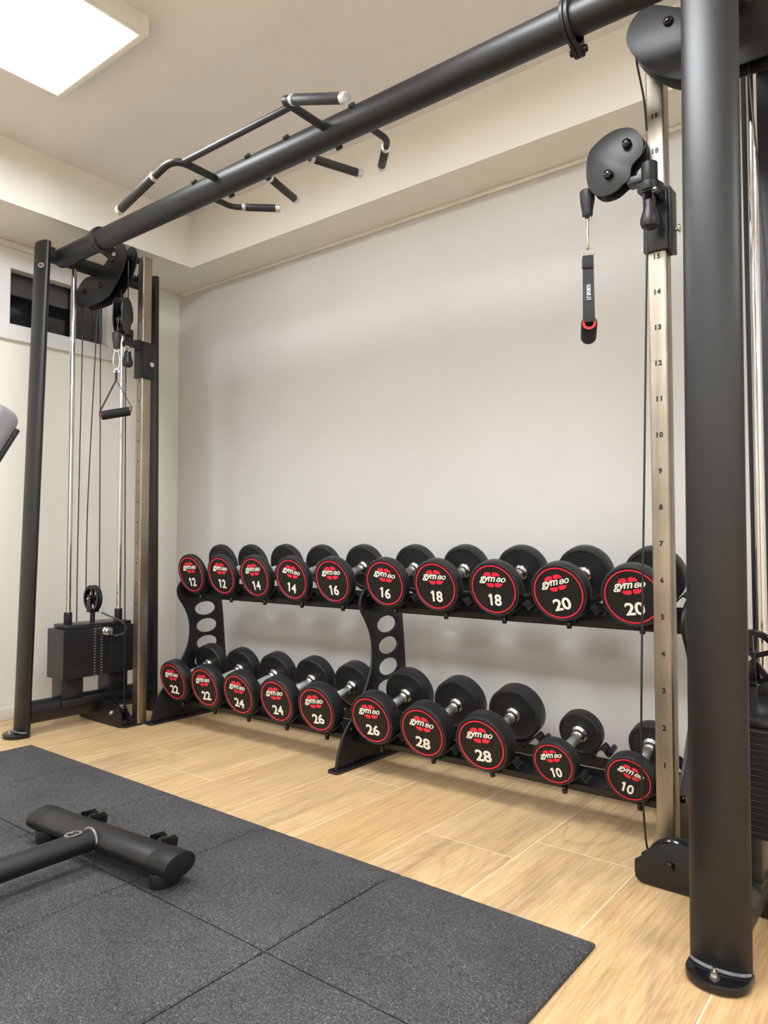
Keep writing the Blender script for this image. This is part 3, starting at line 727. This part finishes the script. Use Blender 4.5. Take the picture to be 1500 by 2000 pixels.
    # pivot barrel, clamp ring and pull knob
    pv = MB().cyl((PV.x, PV.y, 1.872), (PV.x, PV.y, 1.926), 0.0215, 32, 0.002)
    pv.cyl((PV.x, PV.y, 1.846), (PV.x, PV.y, 1.872), 0.027, 32, 0.003)
    pv.build('pivot_barrel', M['matte'], cro)
    MB().cyl((PV.x-0.012, PV.y-0.012, 1.815), (PV.x-0.012, PV.y-0.012, 1.85), 0.004, 12).cyl((PV.x+0.012, PV.y-0.006, 1.815), (PV.x+0.012, PV.y-0.006, 1.85), 0.004, 12) \
        .cyl((PV.x+0.022, PV.y-0.012, 1.835), (PV.x+0.022, PV.y-0.03, 1.835), 0.009, 16, 0.002).build('spring_pin', M['zinc'] if L else M['gloss'], cro)
    MB().lathe([(0, 0), (0.014, 0.001), (0.022, 0.007), (0.0255, 0.018), (0.0245, 0.030), (0.019, 0.048), (0.0155, 0.062), (0.0165, 0.074), (0.013, 0.080), (0, 0.081)], (PV.x, PV.y-0.004, 1.742), (0, 0, 1), 36) \
        .build('pull_knob', M['rubber'], cro)
    # swivelling arm: two cheek plates with two wheels
    d = Vector((-1, 0, 0)) if not L else Vector((0.84, -0.54, 0)).normalized()
    if L: d = Vector((0.64, -0.77, 0)).normalized()
    q = Vector((0, -1, 0)) if not L else d.cross(Vector((0, 0, 1))).normalized()
    O = Vector((PV.x-(0.012 if not L else 0), PV.y+(0.03 if not L else 0.0), 0))
    arm = [(.171, 1.965), (.162, 2.018), (.122, 2.048), (.078, 2.058), (.035, 2.045), (.008, 2.005), (.010, 1.965), (.038, 1.940), (.046, 1.905), (.066, 1.893), (.096, 1.878), (.138, 1.882), (.165, 1.916)]
    ar = MB().prism(smooth_loop(arm, 4), O+q*0.021, d, (0, 0, 1), 0.005, 0.001)
    ar.box(tuple(O+d*0.03+Vector((0, 0, 1.90))), (0.05, 0.042, 0.02), 0.002, Matrix((d, d.cross(Vector((0, 0, 1))), Vector((0, 0, 1)))).transposed())
    aro = ar.build('pulley_arm', M['plate'], cro, smooth=30)
    MB().prism(smooth_loop(arm, 4), O-q*0.021, d, (0, 0, 1), 0.005, 0.001).build('rear_cheek', M['plate'], cro, smooth=30)
    bo = MB(); kk = 1.0
    for (a, b) in ((.050*kk, 2.003), (.104*kk, 1.932)):
        wh = MB(); wheel(wh, O+d*a+Vector((0, 0, b)), q, 0.040, 0.026); wh.build('pulley_wheel', M['gloss'], cro)
        bo.lathe([(0, 0), (0.011, 0), (0.0135, 0.006), (0.012, 0.014), (0.006, 0.018), (0, 0.0185)], O+q*0.0235+d*a+Vector((0, 0, b)), q, 24)
    bo.each('bolt', M['gloss'] if not L else M['zinc'], cro)
    # rubber cable stop with its eye
    E = O+d*(.178 if not L else .170)
    ez = 1.918 if not L else 1.865
    MB().lathe([(0, 0), (0.0175, 0.0), (0.0205, 0.004), (0.0185, 0.010), (0.0165, 0.024), (0.0145, 0.060), (0.012, 0.070), (0, 0.072)][::-1] and
               [(0, 0), (0.019, 0.0), (0.0215, 0.003), (0.0218, 0.010), (0.0200, 0.035), (0.0165, 0.056), (0.0155, 0.060), (0.0155, 0.071), (0.0135, 0.076), (0, 0.076)], (E.x, E.y, ez), (0, 0, -1), 32) \
        .build('cable_stop', M['rubber'], cro)
    MB().tube(smooth_path([O+d*0.1435+Vector((0, 0, 1.945)), O+d*0.150+Vector((0, 0, 1.925)), Vector((E.x, E.y, ez-0.002))], 6), 0.0028, 10).build('cable', M['cable'], cro)
    eye_z = ez-0.080
    MB().tube([(E.x+0.009*math.cos(a)*abs(d.x), E.y+0.009*math.cos(a)*abs(d.y), eye_z+0.010*math.sin(a)) for a in [2*math.pi*k/18 for k in range(19)]], 0.0026, 8, False).build('cable_eye', M['zinc'], cro)
    return E, eye_z, q, d, uf
EL, zL, qL, dL, ufL = tower('left')
ER, zR, qR, dR, ufR = tower('right')

# round emblem on the left front upright
def emblem(c, u, v, parent, rx=0.016, rz=0.012):
    n = Vector(u).cross(Vector(v))
    MB().prism(ellipse(0, 0, rx, rz, 24), c, u, v, 0.0014).build('emblem_badge', M['zinc'], parent)
    mb = MB(); put_text(mb, '80', Vector(c)+n*0.001, u, v, rx*1.2, rz*1.0, 0.02); mb.build('emblem_lettering', M['ink'], parent)
emblem((-3.345, 1.658, 2.19), (0.86, 0.5, 0), (0, 0, 1), ufL)

# overhead bar between the towers
ob = MB().cyl((-3.02, BEAM_Y, BEAM_Z), (-0.765, BEAM_Y, BEAM_Z), BEAM_R, 48).build('overhead_bar', M['powder'], mach)
for (xa, xb, xf) in ((-3.384, -3.03, -3.03), (-0.755, -0.397, -0.755)):
    MB().cyl((xa, BEAM_Y, BEAM_Z), (xb, BEAM_Y, BEAM_Z), BEAM_R-0.002, 48).build('bar_stub', M['powder'], mach)
for sgn, xf in ((1, -3.025), (-1, -0.760)):
    fl = MB()
    for q in (-0.0065, 0.0065):
        fl.cyl((xf+q-0.0055, BEAM_Y, BEAM_Z), (xf+q+0.0055, BEAM_Y, BEAM_Z), 0.058, 48, 0.002)
        ear = [(0.047+0.021*math.cos(a), -0.052+0.021*math.sin(a)) for a in [math.radians(q_) for q_ in range(-125, 46, 15)]]+[(0.050, -0.005), (0.0, 0.0), (-0.002, -0.052)]
        fl.prism(ear, (xf+q, BEAM_Y, BEAM_Z), (0, 1, 0), (0, 0, 1), 0.011, 0.001)
    fo = fl.build('bar_flange', M['powder'], mach)
    MB().cyl((xf-0.024, BEAM_Y+0.049, BEAM_Z-0.054), (xf+0.024, BEAM_Y+0.049, BEAM_Z-0.054), 0.0095, 12, 0.002).build('flange_bolt', M['zinc'] if sgn > 0 else M['gloss'], fo)
# pull-up grips
def grip(p0, p1, parent, r=0.0165):
    p0, p1 = Vector(p0), Vector(p1); d = (p1-p0).normalized()
    g = MB().cyl(p0, p1, r, 28, 0.002).build('foam_grip', M['gripknurl'], parent)
    MB().cyl(p0-d*0.012, p0+d*0.002, r+0.0012, 28, 0.001).cyl(p1-d*0.002, p1+d*0.018, r+0.0012, 28, 0.002).each('grip_ring', M['alu'], parent)
for sgn, cx in ((-1, -2.165), (1, -1.610)):
    a0 = Vector((cx, BEAM_Y-0.04, BEAM_Z)); a1 = Vector((cx, 1.545, BEAM_Z)); tip = Vector((-2.51, 1.551, 2.18)) if sgn < 0 else Vector((-1.362, 1.545, 2.175))
    dirn = (tip-a1).normalized(); g0 = a1+dirn*(0.13 if sgn < 0 else 0.055)
    h = MB().tube(fillet([a0, a1, g0], 0.075 if sgn < 0 else 0.045, 10), 0.0135, 18).build('wide_pull_up_arm', M['powder'], ob)
    grip(g0, tip, h)
MB().cyl((-2.165, 1.585, BEAM_Z), (-1.610, 1.585, BEAM_Z), 0.0115, 20).build('front_cross_rod', M['powder'], ob)
for (x_a, x_b, yb, xt, yt) in ((-2.30, -2.30, 1.925, -2.165, 2.045), (-1.49, -1.49, 1.925, -1.610, 2.045)):
    a0 = Vector((x_a, BEAM_Y+0.04, BEAM_Z)); a1 = Vector((x_b, yb, BEAM_Z)); tp = Vector((xt, yt, BEAM_Z)); dd = (tp-a1).normalized()
    g0 = a1+dd*0.055
    h = MB().tube(fillet([a0, a1, g0], 0.05, 8), 0.0115, 18).build('angled_pull_up_arm', M['powder'], ob)
    grip(g0, tp, h, 0.0150)
for (xa, xt) in ((-1.99, -2.045), (-1.79, -1.715)):
    a0 = Vector((xa, BEAM_Y+0.04, BEAM_Z)); tp = Vector((xt, 2.03, BEAM_Z)); dd = (tp-a0).normalized(); g0 = a0+dd*0.045
    h = MB().tube([a0, g0], 0.0115, 18).build('parallel_pull_up_arm', M['powder'], ob)
    grip(g0, tp, h, 0.0150)
stb = MB()
for xx in (-2.30, -1.99, -1.79, -1.49): stb.cyl((xx, BEAM_Y-0.036, BEAM_Z+0.026), (xx, BEAM_Y-0.044, BEAM_Z+0.033), 0.0125, 18, 0.002)
for xx in (-2.165, -1.610): stb.cyl((xx, BEAM_Y+0.03, BEAM_Z-0.030), (xx, BEAM_Y+0.040, BEAM_Z-0.040), 0.0125, 18, 0.002)
stb.each('welded_tube_end', M['powder'], ob)

# ------------------------------------------------------------------ things hanging on the cables
def carabiner(E, ez, u, label, L=0.092, W=0.032):
    """pear-shaped snap hook hanging in the plane (u, z) below the eye"""
    u = Vector(u).normalized(); top = Vector((E.x, E.y, ez))
    pts = []
    for k in range(33):
        a = 2*math.pi*k/32; z = -L/2-L/2*math.cos(a)*-1; wdt = W/2*math.sin(a)*(0.68+0.32*(-z/L))
        pts.append(top+u*wdt+Vector((0, 0, z+0.004)))
    t = thing('carabiner', tuple(top-Vector((0, 0, L))), label, 'carabiner')
    MB().tube(pts[:-1]+[pts[0]], 0.0034, 10, False).build('hook_body', M['zinc'], t)
    return top-Vector((0, 0, L-0.002))
botL = carabiner(EL, zL-0.004, (0.54, 0.84, 0), 'silver snap hook hanging from the left tower cable, seen from its broad side')
botR = carabiner(ER, zR-0.004, (-0.383, 0.924, 0), 'silver snap hook hanging from the right tower cable, seen edge on', 0.094)
def d_ring(c, u, parent, w=0.034, h=0.022):
    u = Vector(u).normalized(); c = Vector(c)
    pts = [c+u*(w/2*math.cos(a))+Vector((0, 0, h*max(0, math.sin(a))-0.004)) for a in [math.pi*k/14 for k in range(15)]]
    MB().tube(pts+[pts[0]], 0.0022, 8, False).build('d_ring', M['zinc'], parent)
# right handle: seen along its grip
hr = thing('cable_attachment', tuple(botR-Vector((0, 0, 0.24))), 'black strap handle with red-lined open tube grip hanging at the right tower, seen end on', 'cable attachment')
ga = Vector((-0.40, 0.916, 0.0)).normalized()      # grip axis, pointing away from the camera
wdR = Vector((0.916, 0.40, 0)).normalized()
GC = botR+Vector((0.0, 0.0, -0.225))
HL = 0.052
gr = MB().lathe([(0.0145, 0), (0.0205, 0), (0.0225, 0.003), (0.0225, 2*HL-0.003), (0.0205, 2*HL), (0.0145, 2*HL), (0.0145, 0)], GC-ga*HL+Vector((0, 0, -0.006)), ga+Vector((0, 0, -0.13)), 32).build('grip', M['foam'], hr)
MB().lathe([(0.0120, -0.001), (0.0190, -0.001), (0.0190, 0.002), (0.0120, 0.002), (0.0120, -0.001)], GC-ga*HL+Vector((0, 0, -0.006)), ga+Vector((0, 0, -0.13)), 32).build('red_end_ring', M['redrub'], gr)
apex = botR+Vector((0, 0, -0.012)); W = 0.031
MB().strip([apex+Vector((0, 0, 0)), apex+Vector((0, 0, -0.03)), apex+Vector((0, 0, -0.045))-ga*0.002, GC-ga*(HL+0.004)+Vector((0, 0, 0.03)), GC-ga*(HL+0.001)+Vector((0, 0, -0.002)), GC-ga*(HL-0.012)+Vector((0, 0, -0.006))], W, wdR, 0.003).build('strap', M['webbing'], hr)
MB().strip([apex+ga*0.003, apex+ga*0.003+Vector((0, 0, -0.045)), GC+ga*(HL+0.003)+Vector((0, 0, 0.03)), GC+ga*(HL)+Vector((0, 0, 0.004))], W, wdR, 0.003).build('strap', M['webbing'], hr)
so_ = MB().box(tuple(apex+Vector((0, -0.002, -0.028))), (W+0.002, 0.010, 0.03), 0.001, Matrix((wdR, ga, Vector((0, 0, 1)))).transposed()).build('stitched_sleeve', M['webbing'], hr)
lbl_c = (apex+Vector((0, 0, -0.045))-ga*0.002)*0.42+(GC-ga*(HL+0.004)+Vector((0, 0, 0.03)))*0.58
sd = ((apex+Vector((0, 0, -0.045)))-(GC-ga*(HL+0.004)+Vector((0, 0, 0.03)))).normalized()
nrm = wdR.cross(sd).normalized()
if nrm.y > 0: nrm = -nrm
lb = MB().prism([(-0.0155, -0.032), (0.0155, -0.032), (0.0155, 0.032), (-0.0155, 0.032)], lbl_c+nrm*0.0019, wdR, sd, 0.0006).build('strap_label', M['matte'], hr)
tx = MB(); put_text(tx, 'LT SPORTS', lbl_c+nrm*0.0026, sd, -wdR if sd.cross(-wdR).dot(nrm) > 0 else wdR, 0.054, 0.0105, 0.01, 0.0, 1.0, 0.0006); tx.build('label_lettering', M['white'], lb)
d_ring(botR+Vector((0, 0, -0.010)), wdR, hr)
# left handle: seen from the side
hl_ = thing('cable_attachment', tuple(botL-Vector((0, 0, 0.24))), 'black foam grip on a triangle of thin straps hanging at the left tower', 'cable attachment')
gl = Vector((0.56, 0.83, 0)).normalized(); tl = math.radians(13)
gdir = (gl*math.cos(tl)+Vector((0, 0, math.sin(tl)))).normalized()
GL = botL+Vector((0, 0, -0.205)); HH = 0.064
gg = MB().cyl(GL-gdir*HH, GL+gdir*HH, 0.021, 28, 0.004).build('grip', M['foam'], hl_)
MB().cyl(GL-gdir*(HH+0.002), GL-gdir*(HH-0.002), 0.017, 24).cyl(GL+gdir*(HH-0.002), GL+gdir*(HH+0.002), 0.017, 24).each('red_end_ring', M['redrub'], gg)
nl = gdir.cross(Vector((0, 0, 1))).normalized()
ap = botL+Vector((0, 0, -0.008))
for sg in (-1, 1):
    MB().strip([ap, ap+Vector((0, 0, -0.04)), GL+gdir*sg*(HH+0.006)+Vector((0, 0, 0.02)), GL+gdir*sg*(HH+0.004)+Vector((0, 0, -0.004)), GL+gdir*sg*(HH-0.01)], 0.026 if sg < 0 else 0.022, nl+gl*0.35*(1 if sg < 0 else -0.3), 0.003).build('strap', M['webbing'], hl_)
d_ring(botL+Vector((0, 0, -0.008)), gl, hl_, 0.024, 0.014)

# ------------------------------------------------------------------ training bench (only its foot and backrest corner are in view)
BX = -1.828
be = thing('training_bench', (BX, 0.6, TH), 'black adjustable bench with grey padded backrest standing on the rubber mat', 'weight bench')
FZ = 0.088; FA, FB = Vector((-2.118, 1.084, FZ)), Vector((-1.528, 1.135, FZ)); FD = (FB-FA).normalized(); FN = Vector((0, 0, 1)).cross(FD)
ft = MB().etube(FA+FD*0.03, FB-FD*0.06, 0.050, 0.029, FN, 48, 0.003).build('front_foot', M['powder'], be)
MB().etube(FA, FA+FD*0.045, 0.0515, 0.0305, FN, 48, 0.004).etube(FB-FD*0.075, FB, 0.0515, 0.0305, FN, 48, 0.004).each('end_cap', M['matte'], ft)
for q in (0.045, 0.535):
    c = FA+FD*q; MB().etube((c.x, c.y, TH+0.0012), (c.x, c.y, FZ-0.020), 0.043, 0.032, FN, 28, 0.003).build('rubber_foot', M['rubber'], ft)
for q in (0.125, 0.425):
    brk = [(-0.005, -0.022), (0.030, -0.022), (0.046, -0.012), (0.050, 0.008), (0.040, 0.020), (-0.005, 0.024)]
    o = FA+FD*q+FN*0.048
    w_ = MB().prism(brk, o, FN, (0, 0, 1), 0.006, 0.002).build('wheel_bracket', M['gloss'], ft)
    MB().prism(brk, o+FD*0.045, FN, (0, 0, 1), 0.006, 0.002).build('outer_fork', M['gloss'], w_)
    c = o+FN*0.024-Vector((0, 0, 0.012))
    MB().cyl(c+FD*0.006, c+FD*0.039, 0.026, 28, 0.005).build('transport_wheel', M['rubber'], w_)
    MB().cyl(c-FD*0.006, c+FD*0.051, 0.005, 12).build('wheel_bolt', M['zinc'], w_)
MB().etube((BX, 1.08, FZ+0.010), (BX, -0.25, FZ+0.010), 0.034, 0.0275, (1, 0, 0), 40).build('spine_tube', M['powder'], be)
MB().tube([(BX+0.035*math.cos(a), 1.066+0.004*math.sin(a)**2, FZ+0.010+0.0285*math.sin(a)) for a in [2*math.pi*k/24 for k in range(25)]], 0.0035, 8, False).build('weld_seam', M['weld'], be)
c_ = Vector((BX-0.004, 1.022, FZ+0.0376))
eb = MB().prism(ellipse(0, 0, 0.018, 0.024, 24), tuple(c_), (1, 0, 0), (0, 1, 0), 0.0014).build('emblem_badge', M['zinc'], be)
mb = MB(); put_text(mb, '80', c_+Vector((0, 0, 0.001)), (0, 1, 0), (-1, 0, 0), 0.03, 0.016, 0.02); mb.build('emblem_lettering', M['ink'], eb)
MB().etube((BX-0.27, -0.25, 0.075), (BX+0.27, -0.25, 0.075), 0.05, 0.032, (0, 1, 0), 40, 0.003).build('rear_foot', M['powder'], be)
for xx in (BX-0.25, BX+0.25): MB().cyl((xx, -0.25, TH+0.0012), (xx, -0.25, 0.055), 0.032, 24).build('rubber_foot', M['rubber'], be)
MB().etube((BX, 0.30, 0.12), (BX, 0.33, 0.43), 0.035, 0.035, (1, 0, 0), 32).build('post', M['powder'], be)
def pad(p0, p1, width, th, name):
    p0, p1 = Vector(p0), Vector(p1); d = (p1-p0).normalized(); n = Vector((1, 0, 0)).cross(d)
    R = Matrix((Vector((1, 0, 0)), d, n)).transposed(); c = (p0+p1)/2; L = (p1-p0).length
    o = MB().box(tuple(c), (width, L, th), min(th*0.42, 0.026), R, 5).build(name, M['leather'], be, smooth=60)
    pi = MB()
    k = 0.5*width-0.022; e = L/2-0.022; zz = th/2+0.0005
    for (hx, hy) in ((k, e),):
        loop = [c+Vector((1, 0, 0))*a+d*b+n*zz for a, b in ((-hx, -hy), (hx, -hy), (hx, hy), (-hx, hy), (-hx, -hy))]
        pi.tube(loop, 0.0035, 8, False)
    pi.build('piping', M['piping'], o)
    MB().box(tuple(c-n*(th/2+0.006)), (width*0.86, L*0.93, 0.012), 0.003, R).build('backing_board', M['matte'], o)
    return o
dv = Vector((0, 0.047, 0.084)).normalized(); nn = Vector((1, 0, 0)).cross(dv)
topc = Vector((BX, 0.812, 1.180))+nn*0.0375
pad(tuple(topc-dv*0.80), tuple(topc), 0.27, 0.075, 'backrest')
pad((BX, 0.36, 0.47), (BX, 0.02, 0.44), 0.27, 0.075, 'seat')
MB().cyl((BX, 0.35, 0.40), Vector((BX, 0.35, 0.40))+dv*0.55, 0.022, 24).build('backrest_tube', M['powder'], be)
MB().etube((BX, 0.42, 0.40), (BX, -0.02, 0.37), 0.03, 0.02, (1, 0, 0), 24).build('seat_tube', M['powder'], be)
bpy.context.view_layer.update()
